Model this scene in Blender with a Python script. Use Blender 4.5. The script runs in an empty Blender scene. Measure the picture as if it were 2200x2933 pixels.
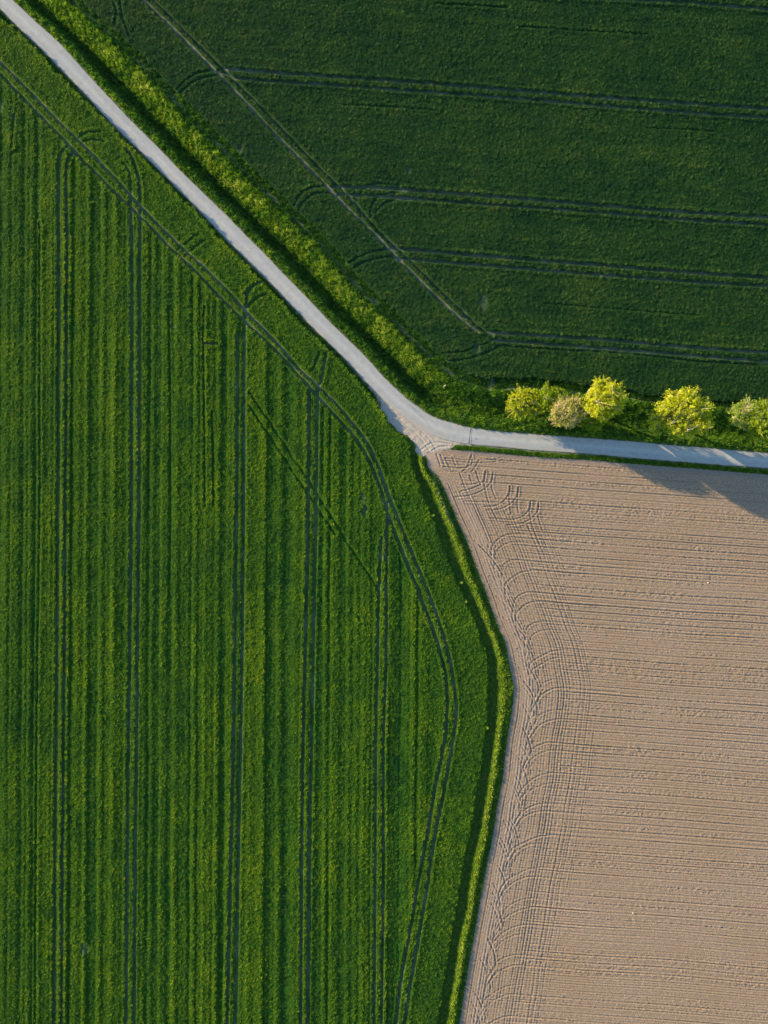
import bpy, math
import numpy as np
from mathutils import Vector

# ------------------------------------------------------------------ camera, sky, sun, exposure
S = bpy.context.scene
COL = S.collection
PPM = 12.5                       # survey scale: map units per metre
CX, CY = 1100.0, 1466.5          # map point straight below the camera
H = 156.0
cam_d = bpy.data.cameras.new('camera')
cam = bpy.data.objects.new('camera', cam_d); COL.objects.link(cam)
cam.location = (0, 0, H); cam.rotation_euler = (0, 0, 0)
cam_d.sensor_fit = 'VERTICAL'
cam_d.angle_y = 2 * math.atan(2933 / PPM / 2 / H)
cam_d.clip_start = 1; cam_d.clip_end = 6000
S.camera = cam

SUN_EL = math.radians(12.2)
SUN_AZ = math.radians(28.0)      # how far north of west the sun stands
sdir = Vector((-math.cos(SUN_AZ) * math.cos(SUN_EL), math.sin(SUN_AZ) * math.cos(SUN_EL), math.sin(SUN_EL)))
w = bpy.data.worlds.new('World'); S.world = w; w.use_nodes = True
nt = w.node_tree
bg = nt.nodes['Background']
sky = nt.nodes.new('ShaderNodeTexSky'); sky.sky_type = 'NISHITA'; sky.sun_disc = False
sky.sun_elevation = SUN_EL; sky.sun_rotation = math.atan2(sdir.x, sdir.y)
nt.links.new(sky.outputs[0], bg.inputs[0]); bg.inputs[1].default_value = 0.13
sky.ozone_density = 2.0; sky.air_density = 1.0; sky.dust_density = 0.2
sl = bpy.data.lights.new('sun', 'SUN'); sl.energy = 5.0; sl.angle = math.radians(0.55)
sl.color = (1.0, 0.72, 0.40)
so = bpy.data.objects.new('sun', sl); COL.objects.link(so)
so.rotation_euler = sdir.to_track_quat('Z', 'Y').to_euler()
vs = S.view_settings
vs.view_transform = 'Standard'; vs.look = 'None'; vs.gamma = 1; vs.use_curve_mapping = False
vs.exposure = 1.5

rng = np.random.default_rng(7)

# ------------------------------------------------------------------ helpers
def wx(px): return (np.asarray(px, float) - CX) / PPM
def wy(py): return (CY - np.asarray(py, float)) / PPM

def tag(o, label=None, cat=None, group=None, kind=None):
    if label: o['label'] = label
    if cat: o['category'] = cat
    if group: o['group'] = group
    if kind: o['kind'] = kind
    return o

def empty(name, loc, rz=0.0):
    o = bpy.data.objects.new(name, None); COL.objects.link(o)
    o.location = loc; o.rotation_euler = (0, 0, rz); o.empty_display_size = 0.3
    return o

def sst(a, b, x):
    t = np.clip((x - a) / (b - a), 0, 1)
    return t * t * (3 - 2 * t)

_tab = np.random.default_rng(99).random((8, 256, 256))
def vnoise(x, y, s, k=0):
    """smooth value noise in 0..1, cell size s"""
    T = _tab[k % 8]
    x = x / s + 37.3 * k; y = y / s + 11.7 * k
    xi = np.floor(x).astype(int); yi = np.floor(y).astype(int)
    fx = x - xi; fy = y - yi
    fx = fx * fx * (3 - 2 * fx); fy = fy * fy * (3 - 2 * fy)
    x0 = xi & 255; x1 = (xi + 1) & 255; y0 = yi & 255; y1 = (yi + 1) & 255
    return (T[x0, y0] * (1 - fx) + T[x1, y0] * fx) * (1 - fy) + (T[x0, y1] * (1 - fx) + T[x1, y1] * fx) * fy

def n1(q, s, k=0):
    return vnoise(q, np.zeros_like(q) + 5.5 * k, s, k)

def ext(P, a=0, b=0):
    P = [tuple(map(float, p)) for p in P]
    def e(p, q, L):
        d = math.hypot(p[0] - q[0], p[1] - q[1])
        return (p[0] + (p[0] - q[0]) / d * L, p[1] + (p[1] - q[1]) / d * L)
    if a: P = [e(P[0], P[1], a)] + P
    if b: P = P + [e(P[-1], P[-2], b)]
    return P

def smooth(P, n=6):
    """Catmull-Rom through the points"""
    P = np.array(P, float)
    if len(P) < 3: return P
    Q = np.vstack([2 * P[0] - P[1], P, 2 * P[-1] - P[-2]])
    out = []
    for i in range(1, len(Q) - 2):
        for t in np.linspace(0, 1, n, endpoint=False):
            a, b, c, d = Q[i - 1], Q[i], Q[i + 1], Q[i + 2]
            out.append(0.5 * (2 * b + (c - a) * t + (2 * a - 5 * b + 4 * c - d) * t * t + (3 * b - a - 3 * c + d) * t ** 3))
    out.append(P[-1])
    return np.array(out)

def dist_pts(X, Y, P):
    """distance of every point to an open polyline"""
    P = np.asarray(P, float)
    D = np.full(X.shape, 1e9)
    for (ax, ay), (bx, by) in zip(P[:-1], P[1:]):
        dx, dy = bx - ax, by - ay
        L = dx * dx + dy * dy + 1e-12
        t = np.clip(((X - ax) * dx + (Y - ay) * dy) / L, 0, 1)
        D = np.minimum(D, (X - ax - t * dx) ** 2 + (Y - ay - t * dy) ** 2)
    return np.sqrt(D)

def dist_local(xs, ys, P, R, D=None):
    """like dist_pts on a regular grid, only within R of the line; returns (dist, side)"""
    if D is None: D = np.full((len(ys), len(xs)), 1e3)
    SD = np.zeros_like(D)
    P = np.asarray(P, float)
    for (ax, ay), (bx, by) in zip(P[:-1], P[1:]):
        i0, i1 = np.searchsorted(xs, [min(ax, bx) - R, max(ax, bx) + R])
        j0, j1 = np.searchsorted(ys, [min(ay, by) - R, max(ay, by) + R])
        if i1 <= i0 or j1 <= j0: continue
        X = xs[None, i0:i1]; Y = ys[j0:j1, None]
        dx, dy = bx - ax, by - ay
        L = dx * dx + dy * dy + 1e-12
        t = np.clip(((X - ax) * dx + (Y - ay) * dy) / L, 0, 1)
        d = np.sqrt((X - ax - t * dx) ** 2 + (Y - ay - t * dy) ** 2)
        s = np.sign((X - ax) * dy - (Y - ay) * dx)
        sub = D[j0:j1, i0:i1]; m = d < sub
        sub[m] = d[m]
        SD[j0:j1, i0:i1][m] = (s * np.ones_like(d))[m]
    return D, SD

def inside(X, Y, P):
    P = np.asarray(P, float)
    R = np.zeros(X.shape, bool)
    for (ax, ay), (bx, by) in zip(P, np.roll(P, -1, 0)):
        if ay == by: continue
        c = ((ay > Y) != (by > Y))
        R ^= c & (X < (bx - ax) * (Y - ay) / (by - ay) + ax)
    return R

def mesh_np(name, V, F, mat, parent=None, attrs=None, smoothf=False):
    me = bpy.data.meshes.new(name)
    V = np.ascontiguousarray(V, dtype=np.float32); F = np.ascontiguousarray(F, dtype=np.int32)
    n = F.shape[1]
    me.vertices.add(len(V)); me.vertices.foreach_set('co', V.ravel())
    me.loops.add(F.size); me.loops.foreach_set('vertex_index', F.ravel())
    me.polygons.add(len(F))
    me.polygons.foreach_set('loop_start', np.arange(0, F.size, n, dtype=np.int32))
    me.polygons.foreach_set('loop_total', np.full(len(F), n, dtype=np.int32))
    if smoothf: me.polygons.foreach_set('use_smooth', np.ones(len(F), bool))
    if attrs:
        for k, a in attrs.items():
            at = me.attributes.new(k, 'FLOAT', 'POINT')
            at.data.foreach_set('value', np.ascontiguousarray(a, dtype=np.float32))
    me.materials.append(mat)
    me.update(calc_edges=True)
    o = bpy.data.objects.new(name, me); COL.objects.link(o)
    if parent: o.parent = parent
    return o

def grid_obj(name, GX, GY, Z, keep, mat, attrs=None, smoothf=True):
    """GX,GY,Z (ny,nx) world coordinates; keep (ny-1,nx-1) cells"""
    ny, nx = Z.shape
    idx = np.arange(ny * nx).reshape(ny, nx)
    a = idx[:-1, :-1][keep]; b = idx[:-1, 1:][keep]; c = idx[1:, 1:][keep]; d = idx[1:, :-1][keep]
    F = np.stack([a, d, c, b], 1)
    used = np.zeros(ny * nx, bool); used[F.ravel()] = True
    remap = np.cumsum(used) - 1
    V = np.stack([GX.ravel()[used], GY.ravel()[used], Z.ravel()[used]], 1)
    at = {k: v.ravel()[used] for k, v in (attrs or {}).items()}
    return mesh_np(name, V, remap[F], mat, None, at, smoothf)

# ------------------------------------------------------------------ materials
def new_mat(name):
    m = bpy.data.materials.new(name); m.use_nodes = True
    t = m.node_tree; b = t.nodes['Principled BSDF']
    b.inputs['Roughness'].default_value = 0.85
    b.inputs['Specular IOR Level'].default_value = 0.06
    return m, t, b

def N(t, typ, **kw):
    n = t.nodes.new(typ)
    for k, v in kw.items(): setattr(n, k, v)
    return n

def noise(t, scale, detail=2, rough=0.55, vec=None):
    n = N(t, 'ShaderNodeTexNoise'); n.inputs['Scale'].default_value = scale
    n.inputs['Detail'].default_value = detail; n.inputs['Roughness'].default_value = rough
    if vec is None:
        vec = N(t, 'ShaderNodeTexCoord').outputs['Object']
    t.links.new(vec, n.inputs['Vector'])
    return n.outputs['Fac']

def ramp(t, fac, stops):
    r = N(t, 'ShaderNodeValToRGB')
    e = r.color_ramp.elements
    e[0].position, e[0].color = stops[0][0], (*stops[0][1], 1)
    e[1].position, e[1].color = stops[-1][0], (*stops[-1][1], 1)
    for p, c in stops[1:-1]:
        q = e.new(p); q.color = (*c, 1)
    t.links.new(fac, r.inputs[0])
    return r.outputs[0]

def mix(t, fac, a, b, mode='MIX'):
    m = N(t, 'ShaderNodeMix', data_type='RGBA', blend_type=mode)
    for sock, v in ((m.inputs[0], fac), (m.inputs[6], a), (m.inputs[7], b)):
        if isinstance(v, (int, float)): sock.default_value = v
        elif isinstance(v, tuple): sock.default_value = (*v, 1)
        else: t.links.new(v, sock)
    return m.outputs[2]

def attr(t, name):
    a = N(t, 'ShaderNodeAttribute'); a.attribute_name = name
    return a.outputs['Fac']

def bump(t, b, h, dist, strength=1.0):
    n = N(t, 'ShaderNodeBump'); n.inputs['Distance'].default_value = dist
    n.inputs['Strength'].default_value = strength
    t.links.new(h, n.inputs['Height']); t.links.new(n.outputs[0], b.inputs['Normal'])

def math_n(t, op, a, b=None):
    m = N(t, 'ShaderNodeMath', operation=op)
    for s, v in zip(m.inputs, (a, b)):
        if v is None: continue
        if isinstance(v, (int, float)): s.default_value = v
        else: t.links.new(v, s)
    return m.outputs[0]

def crop_mat(name, stops, lush, soil):
    m, t, b = new_mat(name)
    f = noise(t, 3.4, 3, 0.7)
    c = ramp(t, f, stops)
    big = noise(t, 0.11, 3, 0.6)
    c = mix(t, math_n(t, 'MULTIPLY', ramp(t, big, [(0.4, (0, 0, 0)), (0.65, (1, 1, 1))]), 0.45), c, lush, 'MIX')
    # scattered reddish and pale leaf tips
    tips = ramp(t, noise(t, 6.1, 1, 0.5), [(0.64, (0, 0, 0)), (0.74, (1, 1, 1))])
    c = mix(t, math_n(t, 'MULTIPLY', tips, 0.35), c, (0.12, 0.095, 0.03))
    s = ramp(t, noise(t, 2.0, 3, 0.6), [(0.3, tuple(v * 0.75 for v in soil)), (0.7, tuple(v * 1.2 for v in soil))])
    c = mix(t, attr(t, 'soil'), c, s)
    t.links.new(c, b.inputs['Base Color'])
    bump(t, b, noise(t, 5.0, 3, 0.7), 0.22, 0.8)
    return m

M = {}
M['crop_left'] = crop_mat('green_crop', [(0.3, (0.006, 0.045, 0.010)), (0.48, (0.018, 0.075, 0.008)), (0.7, (0.05, 0.125, 0.007))],
                          (0.035, 0.085, 0.009), (0.185, 0.215, 0.13))
M['crop_right'] = crop_mat('darkened_green_crop', [(0.3, (0.003, 0.024, 0.010)), (0.5, (0.007, 0.042, 0.010)), (0.7, (0.018, 0.07, 0.009))],
                           (0.012, 0.046, 0.012), (0.16, 0.185, 0.135))  # darkening from viewing angle and lens falloff put into this crop's colour

m, t, b = new_mat('verge_ground'); M['ground'] = m
g = ramp(t, noise(t, 1.6, 3, 0.65), [(0.3, (0.02, 0.06, 0.012)), (0.55, (0.06, 0.10, 0.014)), (0.75, (0.12, 0.15, 0.02))])
d = ramp(t, noise(t, 1.3, 3, 0.65), [(0.3, (0.09, 0.10, 0.07)), (0.7, (0.19, 0.19, 0.14))])
c = mix(t, attr(t, 'soil'), g, d)
t.links.new(c, b.inputs['Base Color']); bump(t, b, noise(t, 3.5, 3, 0.7), 0.16, 0.8)

m, t, b = new_mat('tilled_soil'); M['soil'] = m
c1 = ramp(t, noise(t, 2.8, 4, 0.7), [(0.28, (0.16, 0.115, 0.08)), (0.42, (0.235, 0.178, 0.128)), (0.5, (0.28, 0.217, 0.155)), (0.6, (0.335, 0.265, 0.195)), (0.75, (0.43, 0.345, 0.255))])
c2 = mix(t, math_n(t, 'MULTIPLY', ramp(t, noise(t, 0.05, 3, 0.6), [(0.35, (0, 0, 0)), (0.7, (1, 1, 1))]), 0.5), c1, (0.25, 0.185, 0.115))
c3 = mix(t, attr(t, 'smooth'), c2, (0.23, 0.19, 0.16))
c4 = mix(t, attr(t, 'pale'), c3, (0.37, 0.30, 0.24))
t.links.new(c4, b.inputs['Base Color'])
bump(t, b, noise(t, 6.0, 4, 0.8), 0.12, 0.9)

m, t, b = new_mat('gravel'); M['gravel'] = m
c1 = ramp(t, noise(t, 2.2, 5, 0.75), [(0.25, (0.28, 0.25, 0.205)), (0.5, (0.38, 0.345, 0.29)), (0.75, (0.46, 0.425, 0.36))])
t.links.new(c1, b.inputs['Base Color']); bump(t, b, noise(t, 4.5, 5, 0.75), 0.12, 0.8)

m, t, b = new_mat('pale_asphalt'); M['road'] = m
c1 = ramp(t, noise(t, 1.2, 5, 0.7), [(0.3, (0.325, 0.35, 0.345)), (0.7, (0.38, 0.40, 0.395))])
band = ramp(t, attr(t, 'across'), [(0.0, (0.84, 0.82, 0.78)), (0.07, (1.0, 0.99, 0.97)), (0.24, (0.93, 0.93, 0.94)),
                                   (0.40, (1.02, 1.02, 1.0)), (0.5, (1.1, 1.1, 1.08)), (0.62, (1.0, 1.0, 1.0)), (0.78, (0.92, 0.92, 0.93)),
                                   (0.93, (1.0, 0.99, 0.96)), (1.0, (0.82, 0.8, 0.74))])
c1 = mix(t, 1.0, c1, band, 'MULTIPLY')
lg = ramp(t, noise(t, 0.12, 2, 0.5), [(0.3, (0.95, 0.95, 0.96)), (0.7, (1.03, 1.02, 1.0))])
c1 = mix(t, 1.0, c1, lg, 'MULTIPLY')
c1 = mix(t, 1.0, c1, ramp(t, noise(t, 0.7, 4, 0.7), [(0.3, (0.88, 0.88, 0.88)), (0.5, (1, 1, 1)), (0.75, (1.06, 1.05, 1.03))]), 'MULTIPLY')
mudf = math_n(t, 'MULTIPLY', attr(t, 'mud'), ramp(t, noise(t, 1.1, 4, 0.75), [(0.38, (0, 0, 0)), (0.6, (1, 1, 1))]))
c1 = mix(t, mudf, c1, (0.35, 0.315, 0.26))
t.links.new(c1, b.inputs['Base Color']); bump(t, b, noise(t, 14, 3, 0.7), 0.01, 0.5)
b.inputs['Roughness'].default_value = 0.8

def plain(name, col, rough=0.8, var=0.2, sc=3.0):
    m, t, b = new_mat(name)
    c = ramp(t, noise(t, sc, 3, 0.6), [(0.3, tuple(v * (1 - var) for v in col)), (0.7, tuple(v * (1 + var) for v in col))])
    t.links.new(c, b.inputs['Base Color']); b.inputs['Roughness'].default_value = rough
    return m

def leaf_mat(name, stops, transl=0.35):
    m, t, b = new_mat(name)
    c = ramp(t, attr(t, 'tint'), stops)
    t.links.new(c, b.inputs['Base Color']); b.inputs['Roughness'].default_value = 0.7
    tr = N(t, 'ShaderNodeBsdfTranslucent'); t.links.new(c, tr.inputs[0])
    ms = N(t, 'ShaderNodeMixShader'); ms.inputs[0].default_value = transl
    out = t.nodes['Material Output']
    t.links.new(b.outputs[0], ms.inputs[1]); t.links.new(tr.outputs[0], ms.inputs[2])
    t.links.new(ms.outputs[0], out.inputs[0])
    return m
M['grass'] = leaf_mat('verge_grass_blades', [(0.0, (0.025, 0.10, 0.02)), (0.4, (0.09, 0.23, 0.02)), (0.75, (0.28, 0.42, 0.03)), (1.0, (0.55, 0.62, 0.12))], 0.4)
M['leaf_yellow'] = leaf_mat('yellow_green_leaves', [(0.0, (0.20, 0.32, 0.012)), (0.5, (0.46, 0.53, 0.014)), (1.0, (0.66, 0.66, 0.05))], .4)
M['leaf_spring'] = leaf_mat('spring_green_leaves', [(0.0, (0.22, 0.32, 0.012)), (0.5, (0.44, 0.51, 0.016)), (1.0, (0.66, 0.66, 0.06))], .4)
M['leaf_green'] = leaf_mat('mid_green_leaves', [(0.0, (0.08, 0.19, 0.012)), (0.5, (0.20, 0.32, 0.014)), (1.0, (0.36, 0.44, 0.02))], .4)
M['leaf_pink'] = leaf_mat('pinkish_catkins', [(0.0, (0.18, 0.27, 0.03)), (0.45, (0.38, 0.42, 0.07)), (0.75, (0.60, 0.53, 0.26)), (1.0, (0.72, 0.57, 0.42))], .4)
M['leaf_grey'] = leaf_mat('grey_green_leaves', [(0.0, (0.12, 0.23, 0.03)), (0.6, (0.28, 0.42, 0.05)), (1.0, (0.44, 0.52, 0.12))], .4)
M['bark'] = plain('pale_bark', (0.48, 0.42, 0.29), 0.85, 0.25, 2.0)
M['tar'] = plain('joint_tar', (0.07, 0.068, 0.065))
M['white'] = plain('weathered_white', (0.8, 0.78, 0.74), 0.6, 0.05)
M['orange'] = plain('orange_band', (0.6, 0.25, 0.06), 0.6, 0.1)
M['stone'] = plain('pale_stone', (0.6, 0.57, 0.5), 0.8, 0.15, 6)
M['outer'] = M['crop_left']

# ------------------------------------------------------------------ survey lines of the place
ROAD_R = [(51,12),(111,69),(169,121),(235,193),(271,233),(331,297),(392,361),(445,413),(494,464),(527,498),(581,550),(650,617),(701,669),(762,730),
          (822,793),(890,862),(951,927),(1041,1014),(1101,1080),(1162,1138),(1200,1167),(1230,1188),(1260,1201),(1305,1214),(1351,1225),
          (1441,1236),(1562,1246),(1700,1256),(1821,1265),(1941,1276),(2062,1286),(2200,1297)]
ROAD_L = [(0,26),(39,66),(90,115),(130,153),(181,206),(247,275),(301,334),(377,410),(430,462),(475,507),(533,566),(587,621),(647,685),(701,739),
          (762,799),(800,838),(863,905),(936,978),(993,1035),(1053,1101),(1101,1148),(1162,1197),(1200,1226),(1245,1250),(1290,1264),(1345,1273),
          (1441,1281),(1532,1290),(1700,1301),(1851,1315),(2001,1327),(2200,1341)]
ROAD_R = smooth(ext(ROAD_R, 170, 170)); ROAD_L = smooth(ext(ROAD_L, 170, 170))
MARGIN = [(111,-100),(211,0),(271,60),(319,102),(389,169),(443,223),(488,271),(569,359),(611,401),(650,437),(701,492),(756,543),(822,606),(888,666),
          (960,745),(1029,827),(1089,878),(1141,933),(1192,981),(1232,1020),(1275,1058),(1321,1087),(1369,1105),(1411,1114),(1456,1113),(1562,1111),
          (1652,1124),(1790,1138),(1845,1148),(1950,1156),(2062,1165),(2200,1176),(2330,1187)]
MARGIN = smooth(MARGIN)
CROP_R = [(130,-100),(228,0),(290,58),(345,108),(410,168),(462,220),(510,272),(590,352),(632,392),(672,432),(722,485),(776,535),(840,596),(905,656),
          (975,735),(1040,810),(1102,866),(1154,918),(1206,968),(1248,1008),(1290,1044),(1335,1070),(1378,1086),(1402,1090),(1420,1084),(1456,1086),(1562,1090),
          (1660,1105),(1790,1120),(1850,1133),(1950,1141),(2062,1150),(2200,1160),(2330,1170)]
CROP_EDGE = [(-70,-18),(0,48),(48,87),(96,133),(160,202),(223,265),(301,341),(362,407),(443,488),(460,504),(521,567),(569,615),(623,675),(689,742),
             (747,799),(800,857),(860,924),(915,972),(969,1026),(1029,1095),(1065,1135),(1089,1170),(1116,1213),(1140,1236),(1165,1252),(1180,1275)]
CE = [(1176,1300),(1187,1346),(1201,1384),(1215,1418),(1233,1460),(1257,1521),(1281,1587),(1308,1656),(1335,1719),(1365,1786),(1389,1852),(1400,1900),
      (1398,2005),(1397,2073),(1386,2142),(1373,2241),(1358,2336),(1344,2400),(1323,2505),(1308,2600),(1289,2694),(1276,2794),(1260,2899),(1250,2960),(1238,3040)]
TE = [(1222,1296),(1230,1341),(1257,1365),(1278,1409),(1311,1487),(1341,1557),(1371,1638),(1401,1716),(1425,1786),(1447,1837),(1460,1900),(1472,1968),
      (1468,2031),(1452,2136),(1442,2226),(1426,2310),(1412,2400),(1386,2531),(1363,2663),(1344,2768),(1323,2899),(1313,2960),(1298,3040)]
CE_S, TE_S = smooth(CE), smooth(TE)
STRIP = ext([(1303,1281),(1351,1283),(1411,1289),(1501,1298),(1592,1304),(1700,1310),(1760,1316),(1881,1326),(2001,1335),(2122,1345),(2200,1351)], 0, 150)
GRAVEL = [(1040,1085),(1060,1112),(1078,1142),(1088,1168),(1100,1192),(1116,1216),(1136,1234),(1165,1248),(1188,1268),(1192,1292),(1206,1312),(1228,1300),
          (1250,1291),(1280,1287),(1303,1277),(1345,1277),(1345,1262),(1240,1235),(1150,1170)]

POLY_L = [(-140,-120)] + CROP_EDGE + list(map(tuple, CE_S)) + [(1238,3060),(-140,3060)]
POLY_R = list(map(tuple, smooth(CROP_R))) + [(2340,-140),(80,-140)]
POLY_T = list(map(tuple, TE_S)) + [(2340,3060)] + [(x, y + 7.5) for x, y in reversed(STRIP)] + [(1290,1287),(1240,1293)]
ROAD_P = np.vstack([ROAD_R, ROAD_L[::-1]])

# tracks: (points, half width, depth factor, bareness)
TR = []
def T(P, w=3.4, k=1.0, s=0.7, a=0, b=0): TR.append((smooth(ext(P, a, b)), w, k, s))
# left field, straight tramlines
T([(217,434),(199,466),(194,520),(197,750),(195,900),(194,1152),(192,1450),(190,1800),(187,2100),(183,2534),(182,2716),(181,2933)], b=140)
T([(199,420),(176,452),(171,497),(171,750),(172,1152),(170,1450),(168,1800),(165,2100),(163,2317),(161,2534),(159,2933)], b=140)
T([(378,560),(377,633),(380,720),(380,1100),(379,1450),(375,1800),(371,2100),(367,2500),(364,2933)], b=140)
T([(365,430),(385,465),(402,530),(405,624),(403,700),(402,1100),(401,1450),(397,1800),(394,2100),(390,2500),(387,2933)], b=140)
T([(682,960),(681,1000),(679,1450),(675,1700),(672,1989),(664,2400),(652,2933)], b=140)
T([(750,811),(727,822),(709,850),(704,917),(701,1016),(700,1450),(697,1750),(694,1989),(686,2400),(675,2933)], b=140)
T([(886,1110),(885,1180),(883,1450),(876,1800),(869,2133),(866,2374),(862,2933)], w=3.8, b=140)
T([(935,1012),(922,1084),(910,1150),(906,1450),(899,1800),(893,2133),(888,2374),(882,2933)], b=140)
T([(1093,1540),(1088,1600),(1084,1724),(1080,1950),(1076,2133),(1074,2519),(1071,2933)], b=140)
T([(1109,1440),(1108,1475),(1106,1641),(1105,1900),(1098,2133),(1098,2519),(1092,2933)], b=140)
T([(118,640),(118,1100),(118,1450),(113,1800),(110,2100),(107,2600),(106,2933)], w=1.7, k=0.8, s=0.1, b=140)
T([(45,330),(42,380),(38,430)], w=2.0, k=0.8, s=0.4)
T([(588,880),(585,930),(584,985),(586,1100),(588,1300),(589,1450)], w=2.2, k=0.7, s=0.1)
T([(588,985),(626,987)], w=2.6, k=1, s=0.5)
T([(608,1180),(612,1300),(614,1450)], w=2.2, k=0.6, s=0.0)
T([(484,880),(488,1100),(490,1450),(486,1700)], w=1.8, k=0.5, s=0.0)
# headland pair
T([(0,211),(75,289),(136,353),(199,416),(217,439),(271,493),(339,561),(407,624),(488,709),(543,759),(633,854),(701,919),(790,1003),(881,1102),(971,1202),
   (1016,1252),(1057,1319),(1089,1396),(1103,1448),(1130,1521),(1160,1593),(1190,1671),(1221,1753),(1248,1822),(1266,1890),(1277,1950),(1280,2015),(1275,2090),
   (1261,2180),(1242,2275),(1224,2380),(1206,2471),(1173,2663),(1148,2808),(1134,2933)], w=3.6, a=150, b=140)
T([(0,178),(45,223),(99,277),(169,350),(223,401),(265,443),(319,500),(400,588),(460,651),(521,709),(581,763),(659,841),(700,888),(790,980),(858,1057),
   (949,1143),(1016,1220),(1057,1279),(1089,1351),(1109,1406),(1136,1478),(1166,1551),(1199,1629),(1230,1707),(1260,1789),(1281,1861),(1297,1940),(1304,2010),
   (1303,2070),(1293,2135),(1279,2215),(1258,2325),(1245,2384),(1221,2543),(1197,2688),(1173,2823),(1158,2933)], w=4.0, s=0.85, a=150, b=140)
# turning marks, left field
for P in ([(223,401),(250,385),(290,381)], [(240,412),(262,404),(300,410)], [(355,470),(374,500),(378,560)], [(718,872),(741,854),(763,845)],
          [(894,1062),(905,1040),(917,1007)], [(709,899),(712,885),(718,872)], [(510,720),(545,690),(570,672)], [(530,740),(560,710),(590,690)],
          [(700,845),(712,832),(727,815)]):
    T(P, w=2.6, k=0.55, s=0.15)
for P in ([(716,1127),(800,1250),(900,1400),(1000,1560),(1085,1690)], [(700,1140),(790,1275),(880,1410),(960,1530)]):
    T(P, w=3.0, k=0.42, s=0.0)
# right field tramlines
T([(640,199),(700,206),(926,222),(1107,235),(1288,248),(1450,261),(1721,283),(1992,302),(2200,317)], w=4.0, b=150)
T([(619,206),(655,218),(700,231),(926,246),(1152,263),(1450,284),(1721,307),(1992,328),(2200,341)], b=150)
T([(953,538),(1053,540),(1197,549),(1450,569),(1676,588),(1902,606),(2200,626)], w=3.8, b=150)
T([(971,560),(1107,566),(1288,581),(1450,592),(1721,612),(1947,631),(2200,647)], b=150)
T([(1120,714),(1200,720),(1333,732),(1450,741),(1721,763),(1992,785),(2200,798)], w=4.0, b=150)
T([(1129,741),(1197,747),(1450,768),(1766,793),(1992,810),(2200,822)], b=150)
T([(1396,953),(1450,957),(1721,974),(1947,994),(2200,1012)], w=3.4, s=0.9, b=150)
T([(1405,973),(1450,979),(1766,1002),(1992,1021),(2200,1037)], s=0.8, b=150)
T([(1420,990),(1600,1003),(1766,1012),(1992,1035),(2200,1047)], w=2.2, k=0.5, s=0.1, b=150)
T([(1500,-8),(1744,2),(1900,9),(1992,15),(2200,32)], w=3.6, b=150)
T([(2000,-12),(2119,0),(2200,6)], w=3.6, b=150)
T([(1243,16),(1340,20),(1450,27)], w=1.8, k=0.6, s=0.0)
T([(1480,80),(1600,88),(1700,94),(1850,103)], w=1.6, k=0.5, s=0.0)
T([(980,305),(1100,309),(1250,320)], w=1.5, k=0.4, s=0.0)
T([(1850,370),(1950,374),(2040,380)], w=1.5, k=0.4, s=0.0)
T([(1560,870),(1700,882),(1880,896),(2000,905)], w=1.5, k=0.4, s=0.0)
# right field headland pair (the lower one is bare)
T([(407,0),(497,86),(610,199),(700,292),(750,346),(790,389),(881,479),(989,592),(1071,672),(1115,718),(1152,756),(1243,845),(1333,928),(1369,953)], w=4.0, k=1.0, s=1.0, a=150)
T([(434,0),(533,95),(633,194),(700,262),(768,330),(867,434),(967,533),(1026,597),(1084,665),(1134,710),(1175,750),(1243,818),(1310,881),(1369,935),(1410,962)], w=3.6, s=0.3, a=150)
for P in ([(633,203),(565,215),(530,237),(505,262)], [(619,221),(565,233),(520,267)],
          [(953,538),(899,540),(862,558),(836,606)], [(971,560),(908,556),(867,583),(845,624)], [(1016,538),(1022,583),(1055,633),(1134,705)],
          [(1143,536),(1084,530),(1040,545),(1022,590),(1050,650),(1090,690)], [(1170,552),(1100,560),(1065,590),(1060,630)], [(1180,575),(1110,580),(1075,610)],
          [(1143,720),(1084,720),(1035,734),(994,759)], [(1129,740),(1084,742),(1039,755),(1007,775)],
          [(1423,971),(1378,989),(1324,1007),(1265,1012)], [(1432,994),(1369,1021),(1288,1035),(1238,1026)],
          [(320,0),(335,30),(330,80)], [(345,0),(352,50),(372,110)]):
    T(P, w=2.5, k=0.5, s=0.1)

# ------------------------------------------------------------------ green heightfield
STEP = 3.0
xs = np.arange(-100, 2303, STEP); ys = np.arange(-100, 3036, STEP)
jx = rng.uniform(-0.9, 0.9, (len(ys), len(xs))); jy = rng.uniform(-0.9, 0.9, (len(ys), len(xs)))
X, Y = np.meshgrid(xs, ys)
# distances on a coarse grid are enough for the long edges
def edge_dist(P):
    return dist_local(xs, ys, P, 200)[0]
inL = inside(X, Y, POLY_L); inR = inside(X, Y, POLY_R); inT = inside(X, Y, POLY_T); inRd = inside(X, Y, ROAD_P); inG = inside(X, Y, GRAVEL)
dRR = edge_dist(ROAD_R); dRL = edge_dist(ROAD_L); dM = edge_dist(MARGIN)
dCE = edge_dist(np.vstack([np.array(CROP_EDGE[-3:]), CE_S])); dTE = edge_dist(TE_S)
dL = edge_dist(POLY_L); dCR = edge_dist(smooth(CROP_R)); dST = edge_dist(STRIP); dG = edge_dist(GRAVEL + [GRAVEL[0]])
# wobble the crop edges so they are ragged
wob = (vnoise(X, Y, 9, 1) - 0.5) * 6 + (vnoise(X, Y, 4, 2) - 0.5) * 4 + (vnoise(X, Y, 40, 3) - 0.5) * 5
sL = np.where(inL, dL, -dL) + wob
sR = np.where(inR, dCR, -dCR) + wob
cropL = sL > 0; cropR = sR > 0

def prof(t, pts):
    return np.interp(t, [p[0] for p in pts], [p[1] for p in pts])
Z = np.zeros_like(X)
soil = np.zeros_like(X)
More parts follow.
